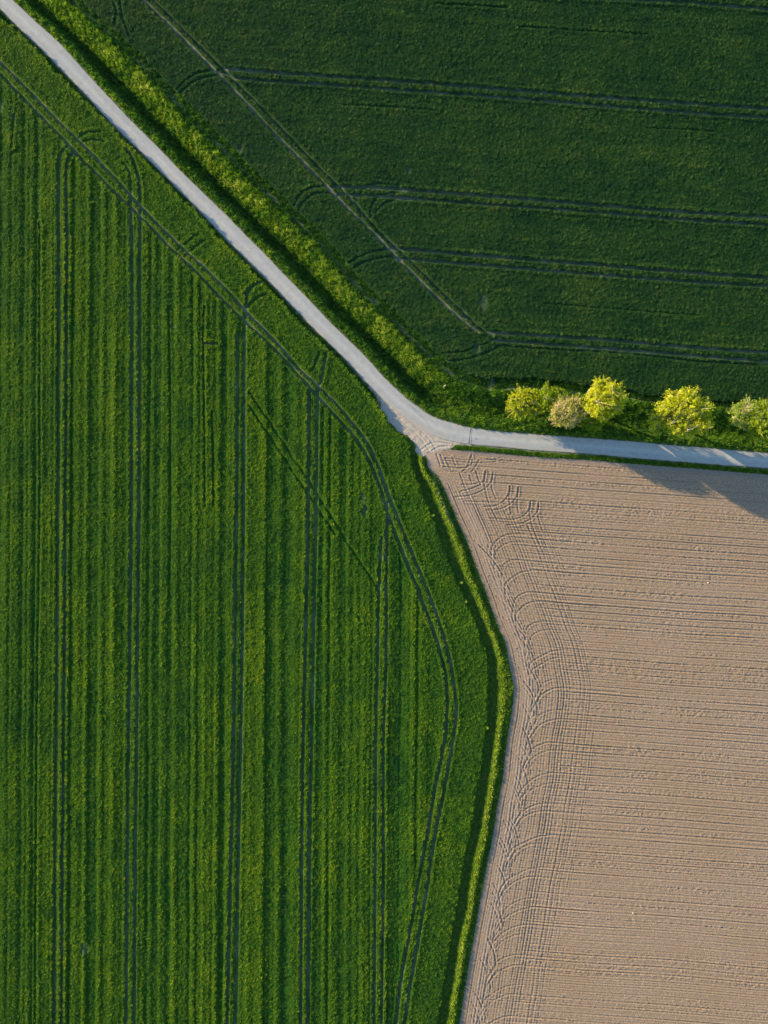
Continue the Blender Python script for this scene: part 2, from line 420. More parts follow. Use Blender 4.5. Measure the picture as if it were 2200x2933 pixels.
# verge with its ditch, road to crop
VP = inside(X, Y, np.vstack([ROAD_R, MARGIN[::-1]]))
tt = dRR / (dRR + dM + 1e-6) + (vnoise(X, Y, 30, 4) - 0.5) * 0.05
e = sst(1220, 1370, X)
pw = prof(tt, [(0, 0), (.04, .04), (.11, .14), (.15, .02), (.30, -1.95), (.42, -2.05), (.52, -1.6), (.72, -0.1), (.8, .1), (.9, .1), (1, 0)])
pe = prof(tt, [(0, 0), (.04, .05), (.10, .22), (.18, .1), (.36, -.75), (.46, -.95), (.6, -.6), (.88, .45), (.94, .4), (1, 0.05)])
Z = np.where(VP, pw * (1 - e) + pe * e, Z)
soil = np.maximum(soil, np.where(VP & ~inRd, sst(5, 1, dRR) * (0.35 + 0.65 * sst(1130, 1200, X) * sst(1330, 1280, X)), 0))
band = sst(8, 2, dM + (vnoise(X, Y, 25, 5) - .5) * 8)
pat = 0.35 + 0.65 * sst(0.3, 0.6, vnoise(X, Y, 45, 6))
soil = np.maximum(soil, band * pat * (0.50 - .1 * sst(1500, 1700, X)))
# strip between the crops
SP = inside(X, Y, np.vstack([CE_S, TE_S[::-1]]))
ts = dCE / (dCE + dTE + 1e-6) + (vnoise(X, Y, 35, 7) - 0.5) * 0.07
ridge_on = 0.6 + 0.4 * vnoise(X, Y, 60, 2)
ps = prof(ts, [(0, 0), (.12, -.05), (.28, -.2), (.38, -.02), (.50, .40), (.62, .38), (.76, .1), (.88, 0), (1, 0)])
Z = np.where(SP, ps * ridge_on, Z)
soil = np.maximum(soil, np.where(SP, sst(4, 0, dTE) * .7, 0))
# pale wheel line on the strip's upper end
dW = dist_local(xs, ys, smooth([(1232,1330),(1250,1385),(1262,1420),(1276,1455),(1296,1500),(1330,1575)]), 20)[0]
soil = np.maximum(soil, sst(4, 1.5, dW) * 0.7 * sst(1580, 1480, Y))
# shoulder left of the road and by the tilled field
soil = np.maximum(soil, np.where(~inL & ~VP, sst(8, 2, dRL) * 0.75, 0))
soil = np.maximum(soil, np.where(inG, 1, 0))
dP = dist_local(xs, ys, [(1417,1066),(1412,1088),(1404,1114)], 20)[0]
soil = np.maximum(soil, sst(7, 3, dP + (vnoise(X, Y, 6, 1) - .5) * 4))

# crop canopy
dDiag = dist_local(xs, ys, TR[17][0], 60)[0]
above = inside(X, Y, [(-300,-300)] + [tuple(p) for p in TR[16][0]] + [(1500,2933),(1500,-300)])
rowq = X + 0.0065 * Y + (vnoise(X, Y, 160, 2) - .5) * 3
rows = (n1(rowq, 11, 1) - .5) * 0.22 + (n1(rowq, 26, 2) - .5) * 0.12 + (n1(rowq, 6.5, 3) - .5) * 0.13
rows *= 0.55 + 0.9 * vnoise(X, Y * 0.25, 60, 5)
dq = (X - Y * 0.985) * 0.7
rows2 = (n1(dq, 12, 4) - .5) * 0.08 + (n1(dq, 30, 5) - .5) * 0.08
rows *= 1.75; rows2 *= 1.5
rowsL = np.where(above, rows2, rows)
clump = (vnoise(X, Y, 6, 0) - .5) * 0.10 + (vnoise(X, Y, 14, 1) - .5) * 0.10 + (vnoise(X, Y, 50, 2) - .5) * 0.12
fine = rng.normal(0, 1, X.shape)
rq = Y - 0.0745 * X
rowsR = (n1(rq, 9, 6) - .5) * 0.05 + (n1(rq, 22, 7) - .5) * 0.06
rowsR *= 0.5 + vnoise(X * .25, Y, 70, 4)
canL = 0.66 + rowsL + clump + fine * 0.05
canR = 0.60 + rowsR + clump * 0.8 + fine * 0.05
csoil = np.zeros_like(X)
cut = np.ones_like(X); rid = np.zeros_like(X)
for P, wd, k, s in TR:
    D, _ = dist_local(xs, ys, P, 16)
    D = D + (vnoise(X, Y, 10, 3) - .5) * 0.9
    wd = wd + .5
    g = sst(wd - 1.6, wd + 1.9, D)
    cut = np.minimum(cut, 1 - k * (1 - g))
    rid = np.maximum(rid, k * sst(wd + 1, wd + 3.5, D) * sst(wd + 10, wd + 4, D))
    csoil = np.maximum(csoil, s * (1 - sst(wd - 0.8, wd + 1.0, D)) * (0.25 + 0.9 * vnoise(X, Y, 22, 4)))
# bare or thin patches
for (px, py, r, k) in [(1046,1455,7,1),(1043,1470,7,1),(1040,1425,8,.5),(2,308,9,1),(44,340,7,.6),(1095,1600,6,.4),(1012,722,5,.4),(860,2490,7,.6),(868,2160,5,.6),
                       (1170,492,7,.5),(245,2713,11,.5),(500,940,6,.3),(1330,905,8,.5),(1382,870,14,.4),(690,430,8,.5),(1365,1000,10,.4)]:
    q = sst(r * 1.3, r * .5, np.hypot(X - px, (Y - py) * .6) + (vnoise(X, Y, 6, 2) - .5) * 6)
    cut = np.minimum(cut, 1 - .9 * k * q); csoil = np.maximum(csoil, q * k * .5)
can = np.where(cropL, canL, canR)
edge = np.where(cropL, sst(0, np.where(SP | (dCE < 30), 9, 3), sL), sst(0, 5, sR))
edgeb = np.where(cropL, sst(2, 5, sL) * sst(16, 6, sL) * (.02 + .32 * sst(60, 30, dRL)), 0)
zc = (can + rid * 0.20 + edgeb) * np.minimum(cut, edge) + .22 * (1 - cut) * edge
crop = cropL | cropR
under = (inT & (dTE > 3)) | inRd
vl = ((vnoise(X, Y, 9, 6) - .5) * .34 + (vnoise(X, Y, 5, 7) - .5) * .2) * np.where(VP, sst(3, 12, dRR) * sst(2, 10, dM), np.where(SP, .35, .1))
Zg = Z + np.where(crop, 0, clump * 0.3 + vl + fine * 0.02)
Zg = np.where(inRd, -0.12, Zg); Zg = np.where(inT & ~inRd, Zg - 0.2, Zg); Zg = np.where(inG, np.where(inRd, Zg, -0.05), Zg)
Zall = np.where(crop, np.maximum(zc, 0.02), Zg)
Zall[inRd & crop] = -0.12
GX = wx(X + jx); GY = wy(Y + jy)
VX = (VP | ((dM < 34) & (X > 60) & ~inL)) & ~crop & ~inRd
def cells(m):   # a cell belongs where its first corner does
    return m[:-1, :-1]
lab = np.where(cropL & ~inRd, 1, np.where(cropR & ~inRd, 2, 0))
drop = inT & (dTE > 8) & (edge_dist([(x, y + 7.5) for x, y in STRIP]) > 8)
lab = np.where(drop & (lab == 0), 9, lab)
lc = cells(lab)
A = {'soil': np.clip(np.where(crop, csoil, soil), 0, 1)}
o = grid_obj('crop_field', GX, GY, Zall, lc == 1, M['crop_left'], A); o.name = 'cereal_crop'
tag(o, 'bright green cereal crop in upright rows with paired tramlines, left of the road', 'crop field', kind='stuff')
o = grid_obj('cereal_crop', GX, GY, Zall, lc == 2, M['crop_right'], A)
tag(o, 'darkened green cereal crop above the road with nearly level paired tramlines', 'crop field', kind='stuff')
o = grid_obj('ground', GX, GY, Zall, lc == 0, M['ground'], A)
tag(o, 'grassy verges, ditch and earth margins along the road and between the fields', kind='structure')


# leafy plants of the crops: one plant per point, set on the canopy
def plant_mat(name, stops):
    m, t, b = new_mat(name)
    oi = N(t, 'ShaderNodeObjectInfo')
    big = noise(t, 0.09, 2, 0.6)
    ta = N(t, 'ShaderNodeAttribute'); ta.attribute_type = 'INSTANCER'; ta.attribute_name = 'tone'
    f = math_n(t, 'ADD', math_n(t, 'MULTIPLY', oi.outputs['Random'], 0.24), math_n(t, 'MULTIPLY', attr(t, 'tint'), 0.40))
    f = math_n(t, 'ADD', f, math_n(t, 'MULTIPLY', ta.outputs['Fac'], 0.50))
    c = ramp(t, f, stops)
    t.links.new(c, b.inputs['Base Color']); b.inputs['Roughness'].default_value = 0.6
    tr = N(t, 'ShaderNodeBsdfTranslucent'); t.links.new(c, tr.inputs[0])
    ms = N(t, 'ShaderNodeMixShader'); ms.inputs[0].default_value = 0.25
    t.links.new(b.outputs[0], ms.inputs[1]); t.links.new(tr.outputs[0], ms.inputs[2])
    t.links.new(ms.outputs[0], t.nodes['Material Output'].inputs[0])
    return m
def plant(name, mat, rs, parent, loc, nb=26, R=.23, L=.19, W_=.036, up=.95):
    V = []; F = []; T_ = []
    for i in range(nb):
        a = rs.uniform(0, 6.283); r = R * math.sqrt(rs.random()); z = rs.uniform(-.14, .08)
        b0 = np.array([r * math.cos(a), r * math.sin(a), z]); a2 = a + rs.normal(0, .8)
        d = np.array([math.cos(a2), math.sin(a2), 0]); s_ = np.array([-d[1], d[0], 0]) * W_ * rs.uniform(.7, 1.3)
        l = L * rs.uniform(.6, 1.2); e = rs.uniform(.35, 1.15) * up
        p1 = b0 + d * l * .5 * math.cos(e) + np.array([0, 0, l * .5 * math.sin(e)])
        p2 = p1 + d * l * .5 * math.cos(e * .3) + np.array([0, 0, l * .5 * math.sin(e * .1)])
        k = len(V); V += [b0 - s_ * .5, b0 + s_ * .5, p1 + s_, p1 - s_, p2]
        F += [(k, k + 1, k + 2), (k, k + 2, k + 3), (k + 3, k + 2, k + 4)]; T_ += [rs.random()] * 5
    o = mesh_np(name, np.array(V), np.array(F), mat, parent, {'tint': np.array(T_)})
    o.location = loc
    return o
def plant_cover(field, mat, n, mask, seed, label, soilmax=.35):
    rs = np.random.default_rng(seed)
    qx = rs.uniform(-90, 2292, n); qy = rs.uniform(-90, 3022, n)
    i = ((qx + 100) / STEP + .5).astype(int); j = ((qy + 100) / STEP + .5).astype(int)
    def bil(A_):
        fi = (qx + 100) / STEP; fj = (qy + 100) / STEP; a = fi.astype(int); b_ = fj.astype(int); u = fi - a; v = fj - b_
        return (A_[b_, a] * (1 - u) + A_[b_, a + 1] * u) * (1 - v) + (A_[b_ + 1, a] * (1 - u) + A_[b_ + 1, a + 1] * u) * v
    zb = bil(Zall)
    ok = mask[j, i] & (bil(cut) > .93) & (csoil[j, i] < soilmax)
    ok &= rs.random(n) < .45 + .55 * sst(-.12, .04, (rowsL if seed == 3 else rowsR * 2)[j, i])
    qx, qy, i, j, zb = qx[ok], qy[ok], i[ok], j[ok], zb[ok]
    P = np.stack([wx(qx), wy(qy), zb - .02], 1).astype(np.float32)
    me = bpy.data.meshes.new(label[0]); me.vertices.add(len(P)); me.vertices.foreach_set('co', P.ravel()); me.update()
    o = bpy.data.objects.new(label[0], me); COL.objects.link(o)
    tn = .5 + np.clip((rowsL if seed == 3 else rowsR * 2.5)[j, i] * 1.35 + (vnoise(qx, qy, 45, 3) - .5) * .3 + (vnoise(qx, qy, 150, 6) - .5) * .25 + (vnoise(qx * (.2 if seed == 4 else 1), qy * (.2 if seed == 3 else 1), 12, 5) - .5) * .3 + rid[j, i] * .22 + ((edgeb[j, i] * 1.2 + .3 * sst(14, 4, sL[j, i]) * sst(1700, 2300, qy)) if seed == 3 else 0), -.5, .5)  # growth tone, with trough shade and sunlit track ridges also painted in
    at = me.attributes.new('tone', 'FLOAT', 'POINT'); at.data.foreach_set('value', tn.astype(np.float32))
    tag(o, label[1], 'crop plants', kind='stuff')
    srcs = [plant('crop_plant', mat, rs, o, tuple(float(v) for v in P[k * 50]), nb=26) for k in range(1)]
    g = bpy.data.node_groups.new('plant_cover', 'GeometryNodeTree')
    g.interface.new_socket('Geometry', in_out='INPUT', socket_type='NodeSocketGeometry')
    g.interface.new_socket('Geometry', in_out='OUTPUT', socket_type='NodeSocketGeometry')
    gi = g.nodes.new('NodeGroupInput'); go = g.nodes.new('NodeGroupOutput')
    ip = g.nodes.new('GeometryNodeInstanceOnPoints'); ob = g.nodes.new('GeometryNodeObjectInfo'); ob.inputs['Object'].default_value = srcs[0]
    rr = g.nodes.new('FunctionNodeRandomValue'); rr.data_type = 'FLOAT_VECTOR'
    rr.inputs[0].default_value = (-.25, -.25, 0); rr.inputs[1].default_value = (.25, .25, 6.283)
    rc = g.nodes.new('FunctionNodeRandomValue'); rc.data_type = 'FLOAT'; rc.inputs[2].default_value = .75; rc.inputs[3].default_value = 1.35; rc.inputs['Seed'].default_value = 3
    g.links.new(gi.outputs[0], ip.inputs['Points']); g.links.new(ob.outputs['Geometry'], ip.inputs['Instance'])
    g.links.new(rr.outputs[0], ip.inputs['Rotation']); g.links.new(rc.outputs[1], ip.inputs['Scale'])
    g.links.new(ip.outputs[0], go.inputs[0])
    md = o.modifiers.new('plants', 'NODES'); md.node_group = g
    print(label[0], len(P))
    return o
M['plant_left'] = plant_mat('bright_crop_leaves', [(0.25, (0.005, 0.052, 0.018)), (0.52, (0.052, 0.15, 0.012)), (0.75, (0.165, 0.275, 0.010)), (0.98, (0.28, 0.36, 0.018))])
M['plant_right'] = plant_mat('darkened_crop_leaves', [(0.25, (0.005, 0.031, 0.019)), (0.52, (0.021, 0.074, 0.023)), (0.78, (0.066, 0.135, 0.024)), (0.99, (0.14, 0.19, 0.04))])  # leaf colour carries the same painted-in viewing-angle darkening
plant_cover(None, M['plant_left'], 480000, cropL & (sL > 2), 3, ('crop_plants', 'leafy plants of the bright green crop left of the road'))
plant_cover(None, M['plant_right'], 480000, cropR & (sR > 3), 4, ('crop_plants', 'leafy plants of the darkened green crop above the road'))

# wide land around the surveyed rectangle
def outer():
    a = (-96, 2296, -96, 3030); B = 26000
    V = []; F = []
    xs_ = [-B, a[0], a[1], B]; ys_ = [-B, a[2], a[3], B]
    for j in range(4):
        for i in range(4): V.append((wx(xs_[i]), wy(ys_[j]), 0.25))
    for j in range(3):
        for i in range(3):
            if i == 1 and j == 1: continue
            F.append((j * 4 + i, (j + 1) * 4 + i, (j + 1) * 4 + i + 1, j * 4 + i + 1))
    o = mesh_np('land', V, F, M['crop_right'])
    tag(o, 'wide green farmland reaching the horizon beyond the fields', kind='structure')
outer()

# ------------------------------------------------------------------ road
def resample(P, n):
    P = np.asarray(P); s = np.r_[0, np.cumsum(np.hypot(*np.diff(P, axis=0).T))]
    q = np.linspace(0, s[-1], n)
    return np.stack([np.interp(q, s, P[:, 0]), np.interp(q, s, P[:, 1])], 1)
nr = 700
cl = resample(ROAD_R, nr)
# pair each right-edge point with its nearest left-edge point
Lr = resample(ROAD_L, 5000)
pr = Lr[[int(np.argmin((Lr[:, 0] - p[0]) ** 2 + (Lr[:, 1] - p[1]) ** 2)) for p in cl]]
k = np.ones(9) / 9
for c in (0, 1):
    pr[4:-4, c] = np.convolve(pr[:, c], k, 'valid')
ac = np.array([-0.004, 0, .03, .1, .2, .3, .4, .5, .6, .7, .8, .9, .97, 1, 1.004])
zz = np.array([-0.1, .035, .05, .06, .07, .078, .084, .086, .084, .078, .07, .06, .05, .035, -0.1])
RX = cl[:, :1] + (pr[:, :1] - cl[:, :1]) * ac; RY = cl[:, 1:] + (pr[:, 1:] - cl[:, 1:]) * ac
# worn, slightly ragged edges
for col in (0, 1, -2, -1):
    j = (vnoise(RX[:, 7], RY[:, 7], 7, 1) - .5) * 2.2 * (1 if col >= 0 else -1)
    j2 = (vnoise(RX[:, 7], RY[:, 7], 3, 2 if col >= 0 else 3) - .5) * 1.2
    nx_ = cl[:, 0] - pr[:, 0]; ny_ = cl[:, 1] - pr[:, 1]; l_ = np.hypot(nx_, ny_)
    RX[:, col] += nx_ / l_ * (j + j2); RY[:, col] += ny_ / l_ * (j + j2)
ZR = np.tile(zz, (nr, 1))
road = grid_obj('road', wx(RX), wy(RY), ZR, np.ones((nr - 1, len(ac) - 1), bool), M['road'], {'across': np.tile(np.clip(ac, 0, 1), (nr, 1)),
                'mud': np.clip(sst(110, 40, np.hypot(RX - 1215, (RY - 1232) * 1.3)) * sst(.35, 1, ac)[None, :] * .9 + (sst(.12, 0, ac) + sst(.88, 1, ac))[None, :] * .75, 0, 1)})
# face winding: make normals point up
me = road.data
if me.polygons[len(me.polygons) // 2].normal.z < 0: me.flip_normals()
tag(road, 'narrow pale asphalt lane running down the picture and bending right', kind='structure')

def ribbon(name, P, wd, z, mat, parent=None, wob_=0.4):
    P = resample(P, max(6, int(len(P) * 4)))
    d = np.gradient(P, axis=0); d /= np.hypot(d[:, 0], d[:, 1])[:, None]
    n = np.stack([-d[:, 1], d[:, 0]], 1)
    ww = wd * (1 + wob_ * rng.uniform(-1, 1, len(P)))[:, None]
    a = P + n * ww / 2; b_ = P - n * ww / 2
    rowsv = []
    for q, dz in ((a, -0.02), (a, 0.0), (b_, 0.0), (b_, -0.02)):
        rowsv.append(np.stack([wx(q[:, 0]), wy(q[:, 1]), np.full(len(q), z + dz)], 1))
    V = np.concatenate(rowsv); m_ = len(P)
    F = [(r * m_ + i, r * m_ + i + 1, (r + 1) * m_ + i + 1, (r + 1) * m_ + i) for r in range(3) for i in range(m_ - 1)]
    o = mesh_np(name, V, F, mat, parent)
    if sum(p.normal.z for p in o.data.polygons) < 0: o.data.flip_normals()
    return o
ribbon('expansion_joint', smooth([(1348.5,1226),(1346.5,1240),(1345,1255),(1342.5,1272)]), 1.3, 0.094, M['tar'], road)
ribbon('road_debris', smooth([(1361,1256.5),(1364,1257.5),(1368,1257)]), 1.2, 0.096, M['tar'], road)  # small dark debris lying on the asphalt
for P in (smooth([(1352,1227),(1350.5,1245),(1349.5,1270)]), smooth([(1172,1158),(1200,1185),(1231,1220)])):
    ribbon('road_crack', P, 0.35, 0.094, M['tar'], road)
# thin raised asphalt lip on the outside of the bend
# gravel mouth of the field entrance
gx = np.arange(1035, 1352, 1.7); gy = np.arange(1080, 1318, 1.7)
QX, QY = np.meshgrid(gx, gy)
inq = inside(QX, QY, GRAVEL); dq_ = dist_local(gx, gy, GRAVEL + [GRAVEL[0]], 30)[0]
sg = np.where(inq, dq_, -dq_) + (vnoise(QX, QY, 12, 2) - .5) * 9 + (vnoise(QX, QY, 5, 3) - .5) * 5
dR = dist_local(gx, gy, ROAD_L, 60)[0]
zr = 0.03 + (vnoise(QX, QY, 3, 1) - .5) * 0.03 + (vnoise(QX, QY, 9, 2) - .5) * 0.06 + rng.normal(0, .008, QX.shape)
# wheel ruts that turn into the field
for P in ([(1110,1160),(1160,1215),(1200,1250),(1230,1290)], [(1130,1160),(1180,1212),(1225,1250),(1250,1290)], [(1290,1272),(1240,1268),(1205,1290)], [(1320,1278),(1260,1280),(1225,1300)]):
    D = dist_local(gx, gy, smooth(P), 14)[0]
    zr += -0.05 * np.exp(-(D / 2.6) ** 2) + 0.03 * np.exp(-((D - 5) / 1.8) ** 2)
zr = np.where(sg < 4, zr * np.clip(sg / 4, 0, 1) + 0.0 * zr, zr)
zr = np.clip(zr, -0.02, 0.2)
zr = np.where(inside(QX, QY, ROAD_P) | (dR < 2), np.minimum(zr, 0.02), zr)
keep = (sg[:-1, :-1] > 0) & ~(inside(QX, QY, ROAD_P) & (dR > 6))[:-1, :-1]
o = grid_obj('gravel_patch', wx(QX), wy(QY), zr, keep, M['gravel'])
tag(o, 'sandy gravel field entrance on the inside of the road bend', kind='structure')

# ------------------------------------------------------------------ tilled field
tx = np.arange(1212, 2304, 2.4); ty = np.arange(1276, 3036, 1.6)
X, Y = np.meshgrid(tx, ty)
inT = inside(X, Y, POLY_T)
te = np.interp(ty, TE_S[:, 1], TE_S[:, 0])[:, None]
D = (X - te) * 0.95 + (vnoise(X, Y, 60, 1) - .5) * 3
q = Y - 0.0742 * X - (vnoise(X, Y, 260, 2) - .5) * 5
Zt = (vnoise(X, Y, 3, 1) - .5) * 0.016 + (vnoise(X, Y, 8, 2) - .5) * 0.02 + rng.normal(0, 0.004, X.shape)
sm = np.zeros_like(X); pale = np.zeros_like(X)
def gvals(u, centers, depths, wd, berm):
    """sum of groove profiles at sorted centres"""
    out = np.zeros_like(u)
    c = np.array(centers); dp = np.array(depths)
    i = np.clip(np.searchsorted(c, u), 1, len(c) - 1)
    for kk in (i - 1, i):
        r = u - c[kk]
        out += dp[kk] * (-np.exp(-(r / wd) ** 2) + berm * np.exp(-((np.abs(r) - wd * 2.0) / (wd * .9)) ** 2))
    return out
r2 = np.random.default_rng(5)
cs, ds = [], []
y = 1040.0
while y < 3100:
    cs.append(y); ds.append(r2.choice([0.075, 0.05, 0.085], p=[.5, .3, .2]))
    cs.append(y + 7 + r2.uniform(-1, 1)); ds.append(0.022 * r2.uniform(.4, 1.4))
    cs.append(y + 13.5 + r2.uniform(-1, 1)); ds.append(r2.choice([0.02, 0.045, 0.01]))
    y += 21.6 + r2.uniform(-1.6, 1.6)
order = np.argsort(cs); cs = [cs[i] for i in order]; ds = [ds[i] for i in order]
rowz = gvals(q, cs, ds, 2.0, 0.5)
# cloddy seed strips between the grooves
strip = n1(q, 10.5, 3)
clod = (vnoise(X, Y, 4, 4) - .5) * (vnoise(X, Y, 2.6, 5)) * 0.11 * sst(0.35, 0.7, strip) * (0.4 + 0.9 * vnoise(X * .4, Y, 40, 6))
rowfade = 0.35 + 0.65 * sst(120, 175, D) + 0.0 * X
rowfade *= 0.62 + 0.38 * sst(0.15, 0.5, vnoise(X * 0.15, Y, 24, 7))
rowfade = np.where(D < 70, rowfade * sst(25, 75, D) * sst(1400, 1440, Y) + rowfade * sst(1440, 1400, Y) * sst(0, 40, D), rowfade)
Zt += 1.45 * rowz * rowfade + 2.0 * clod * (0.4 + 0.6 * sst(110, 170, D))
# headland passes parallel to the field's edge
hc, hd = [], []
y = 9.0
while y < 262:
    hc.append(y); hd.append(r2.choice([0.06, 0.04, 0.022, 0.085], p=[.35, .3, .2, .15]) * (1 if y < 225 else .8))
    y += r2.uniform(6.0, 9.5) if y < 150 else r2.uniform(6.5, 13)
hz = gvals(D, hc, hd, 1.7, 0.5)
hend = 232 + 10 * np.sin(Y / 170.0) + (vnoise(X, Y, 70, 2) - .5) * 20
top = sst(1345, 1400, Y + (X - te) * -0.55)
hfade = sst(hend + 6, hend - 8, D) * (0.55 + 0.6 * vnoise(X, Y * .3, 26, 3)) * top
Zt += 1.2 * hz * hfade
# smooth worked bare band right at the edge, and under the road strip
bandt = sst(12, 5, D) * sst(1700, 1950, Y) + 0
dS = dist_local(tx, ty, [(x, y + 8) for x, y in STRIP], 60)[0]
topb = sst(16, 7, dS)
flat = np.clip(bandt + topb, 0, 1)
Zt = Zt * (1 - 0.85 * flat); sm = np.maximum(sm, flat * .85)
def groove(P, wd=1.8, dp=0.06, berm=0.5, smooth_=True):
    global Zt, Dg
    dp = dp * 1.15
    Pq = smooth(P) if smooth_ else P
    Dg = dist_local(tx, ty, Pq, 14)[0]
    Zt = Zt + dp * (-np.exp(-(Dg / wd) ** 2) + berm * np.exp(-((Dg - wd * 2.0) / (wd * .9)) ** 2))
tef = lambda yy: float(np.interp(yy, TE_S[:, 1], TE_S[:, 0]))
def dpath(pts): return [(tef(yy) + dd, yy + (0.0742 * dd if dd > 100 else 7.4 * dd / 100)) for dd, yy in pts]
y = 1518.0; i = 0
while y < 3000:
    jj = r2.uniform(-5, 5)
    for off in (0, 25):
        o_ = y + off + r2.uniform(-3, 3); kx = r2.uniform(.85, 1.15)
        groove(dpath([(300, o_), (200, o_), (148 * kx, o_ - 1), (114 * kx, o_ + 6), (86 * kx, o_ + 22), (66 + jj, o_ + 44), (54 + jj, o_ + 72), (50 + jj, o_ + r2.uniform(80, 120))]), 2.1, r2.uniform(.04, .07), 0.6)
    for _ in range(3):
        a = r2.uniform(22, 40); yy = y + r2.uniform(-10, 60)
        groove(dpath([(a, yy), (a + 16, yy + 22), (a + 30, yy + 50), (a + 36 + r2.uniform(-6, 10), yy + 84)]), 1.9, 0.055, 0.55)
    for _ in range(2):
        a = r2.uniform(60, 92); yy = y + r2.uniform(10, 60)
        groove(dpath([(a, yy), (a - 12, yy + 24), (a - 16, yy + 48), (a - 8, yy + 76)]), 1.8, 0.05, 0.55)
    y += 87 + r2.uniform(-9, 9); i += 1
# turning hooks near the entrance
for P in ([(1413,1352),(1409,1376),(1394,1396),(1368,1412),(1335,1421),(1300,1424)], [(1391,1350),(1388,1372),(1375,1388),(1350,1400),(1318,1408)],
          [(1461,1392),(1459,1412),(1446,1432),(1420,1448),(1385,1452)], [(1485,1396),(1482,1418),(1466,1440),(1440,1456),(1410,1462)],
          [(1520,1437),(1518,1456),(1502,1476),(1470,1488),(1402,1484)], [(1543,1440),(1541,1462),(1524,1484),(1490,1500),(1450,1504)],
          [(1391,1350),(1387,1380),(1392,1410),(1404,1450),(1425,1490)], [(1411,1358),(1409,1395),(1422,1430)], [(1461,1392),(1459,1425),(1463,1475)],
          [(1485,1396),(1482,1440),(1486,1470)], [(1520,1437),(1517,1470),(1530,1520),(1550,1570)], [(1543,1440),(1541,1475),(1554,1520)],
          [(1350,1305),(1340,1335),(1325,1350)], [(1372,1318),(1360,1340),(1350,1352)], [(1362,1345),(1370,1370),(1378,1390)],
          [(1317,1355),(1330,1390),(1348,1430),(1375,1490),(1400,1550)], [(1345,1360),(1352,1385)], [(1322,1388),(1350,1388),(1375,1382)],
          [(1270,1337),(1320,1341),(1350,1330),(1352,1300)], [(1296,1310),(1306,1335)], [(1275,1312),(1292,1345)], [(1330,1436),(1400,1438),(1430,1440)],
          [(1250,1300),(1262,1335)], [(1262,1302),(1276,1338)]):
    groove(P, 2.0, 0.075, 0.65)
for yy in (1312, 1319):   # fresh tread lines by the gateway
    groove([(1270, yy), (1330, yy + 5), (1400, yy + 6), (1440, yy - 2)], 1.8, 0.05, 0.6)
groove([(1511,1500),(1517,1522)], 2.0, 0.06)
pale = sst(60, 0, D) * sst(1360, 1310, Y) * .8 + sst(28, 14, np.abs(D - 42)) * 0.28 * sst(1380, 1450, Y)
edge_t = dist_local(tx, ty, np.vstack([TE_S]), 30)[0]
Zt = Zt * sst(0, 4, edge_t) + 0.03
o = grid_obj('tilled_field', wx(X), wy(Y), Zt, (inside(X, Y, POLY_T) | ((edge_t < 3) & (Y > 1300)))[:-1, :-1], M['soil'],
             {'smooth': np.clip(sm, 0, 1), 'pale': np.clip(pale, 0, 1)})
tag(o, 'pale brown tilled field with level drill rows and curved headland wheel marks', kind='structure')

# ------------------------------------------------------------------ verge grass (blades)
Zi = Zall
def ground_z(px, py):
    i = np.clip(((px + 100) / STEP + .5), 0, Zi.shape[1] - 1).astype(int); j = np.clip(((py + 100) / STEP + .5), 0, Zi.shape[0] - 1).astype(int)
    return Zi[j, i]
def look(A_, px, py):
    i = np.clip(((px + 100) / STEP + .5), 0, Zi.shape[1] - 1).astype(int); j = np.clip(((py + 100) / STEP + .5), 0, Zi.shape[0] - 1).astype(int)
    return A_[j, i]
def tufts(px, py, z, h, tint, rs, nb=5, spread=0.16, wid=0.05):
    n = len(px)
    x = np.repeat(wx(px), nb); y = np.repeat(wy(py), nb); z = np.repeat(z, nb); h = np.repeat(h, nb) * rs.uniform(.6, 1.2, n * nb)
    a = rs.uniform(0, 2 * np.pi, n * nb); ln = rs.uniform(0.2, 0.9, n * nb) * h
    w_ = wid * rs.uniform(.7, 1.5, n * nb)
    bx = x + np.cos(a) * spread * rs.random(n * nb); by = y + np.sin(a) * spread * rs.random(n * nb)
    pa = a + np.pi / 2
    b0 = np.stack([bx + np.cos(pa) * w_, by + np.sin(pa) * w_, z - 0.03], 1)
    b1 = np.stack([bx - np.cos(pa) * w_, by - np.sin(pa) * w_, z - 0.03], 1)
    tp = np.stack([bx + np.cos(a) * ln, by + np.sin(a) * ln, z + h], 1)
    V = np.stack([b0, b1, tp], 1).reshape(-1, 3)
    F = np.arange(len(V)).reshape(-1, 3)
    tn = np.repeat(np.clip(np.repeat(tint, nb) + rs.normal(0, .10, n * nb), 0, 1), 3)
    return V, F, tn
def scatter(n, rs):
    return rs.uniform(-90, 2290, n), rs.uniform(-90, 3020, n)
rs = np.random.default_rng(12)
px, py = scatter(900000, rs)
vp = look(VX.astype(float), px, py) > .5
so_ = look(A['soil'], px, py)
vp &= so_ < rs.uniform(0.12, .7, len(px))
dd = look(dRR, px, py); mm = look(dM, px, py)
vp &= dd > 2
t_ = dd / (dd + mm)
P1 = np.flatnonzero(vp)[:36000]
vn = vnoise(px[P1], py[P1], 22, 3); vn2 = vnoise(px[P1], py[P1], 7, 4)
east = sst(1200, 1350, px[P1])
tint = 0.30 + 0.40 * (vn - .5) + 0.5 * (vn2 - .5) + 0.26 * sst(.42, .6, t_[P1]) * (1 - east) * sst(1.0, .82, t_[P1]) + 0.12 * sst(.15, .05, t_[P1])  # far bank and road edge tufts brightened: their sunlight painted into the tint
outer_ = 1 - look(VP.astype(float), px[P1], py[P1])
tint -= .30 * np.maximum(outer_, sst(.80, .96, t_[P1]) * (1 - east))
tint -= .16 * sst(.14, .2, t_[P1]) * sst(.5, .44, t_[P1]) * (1 - east)  # slope facing away from the sun darkened, its shade put into the tint
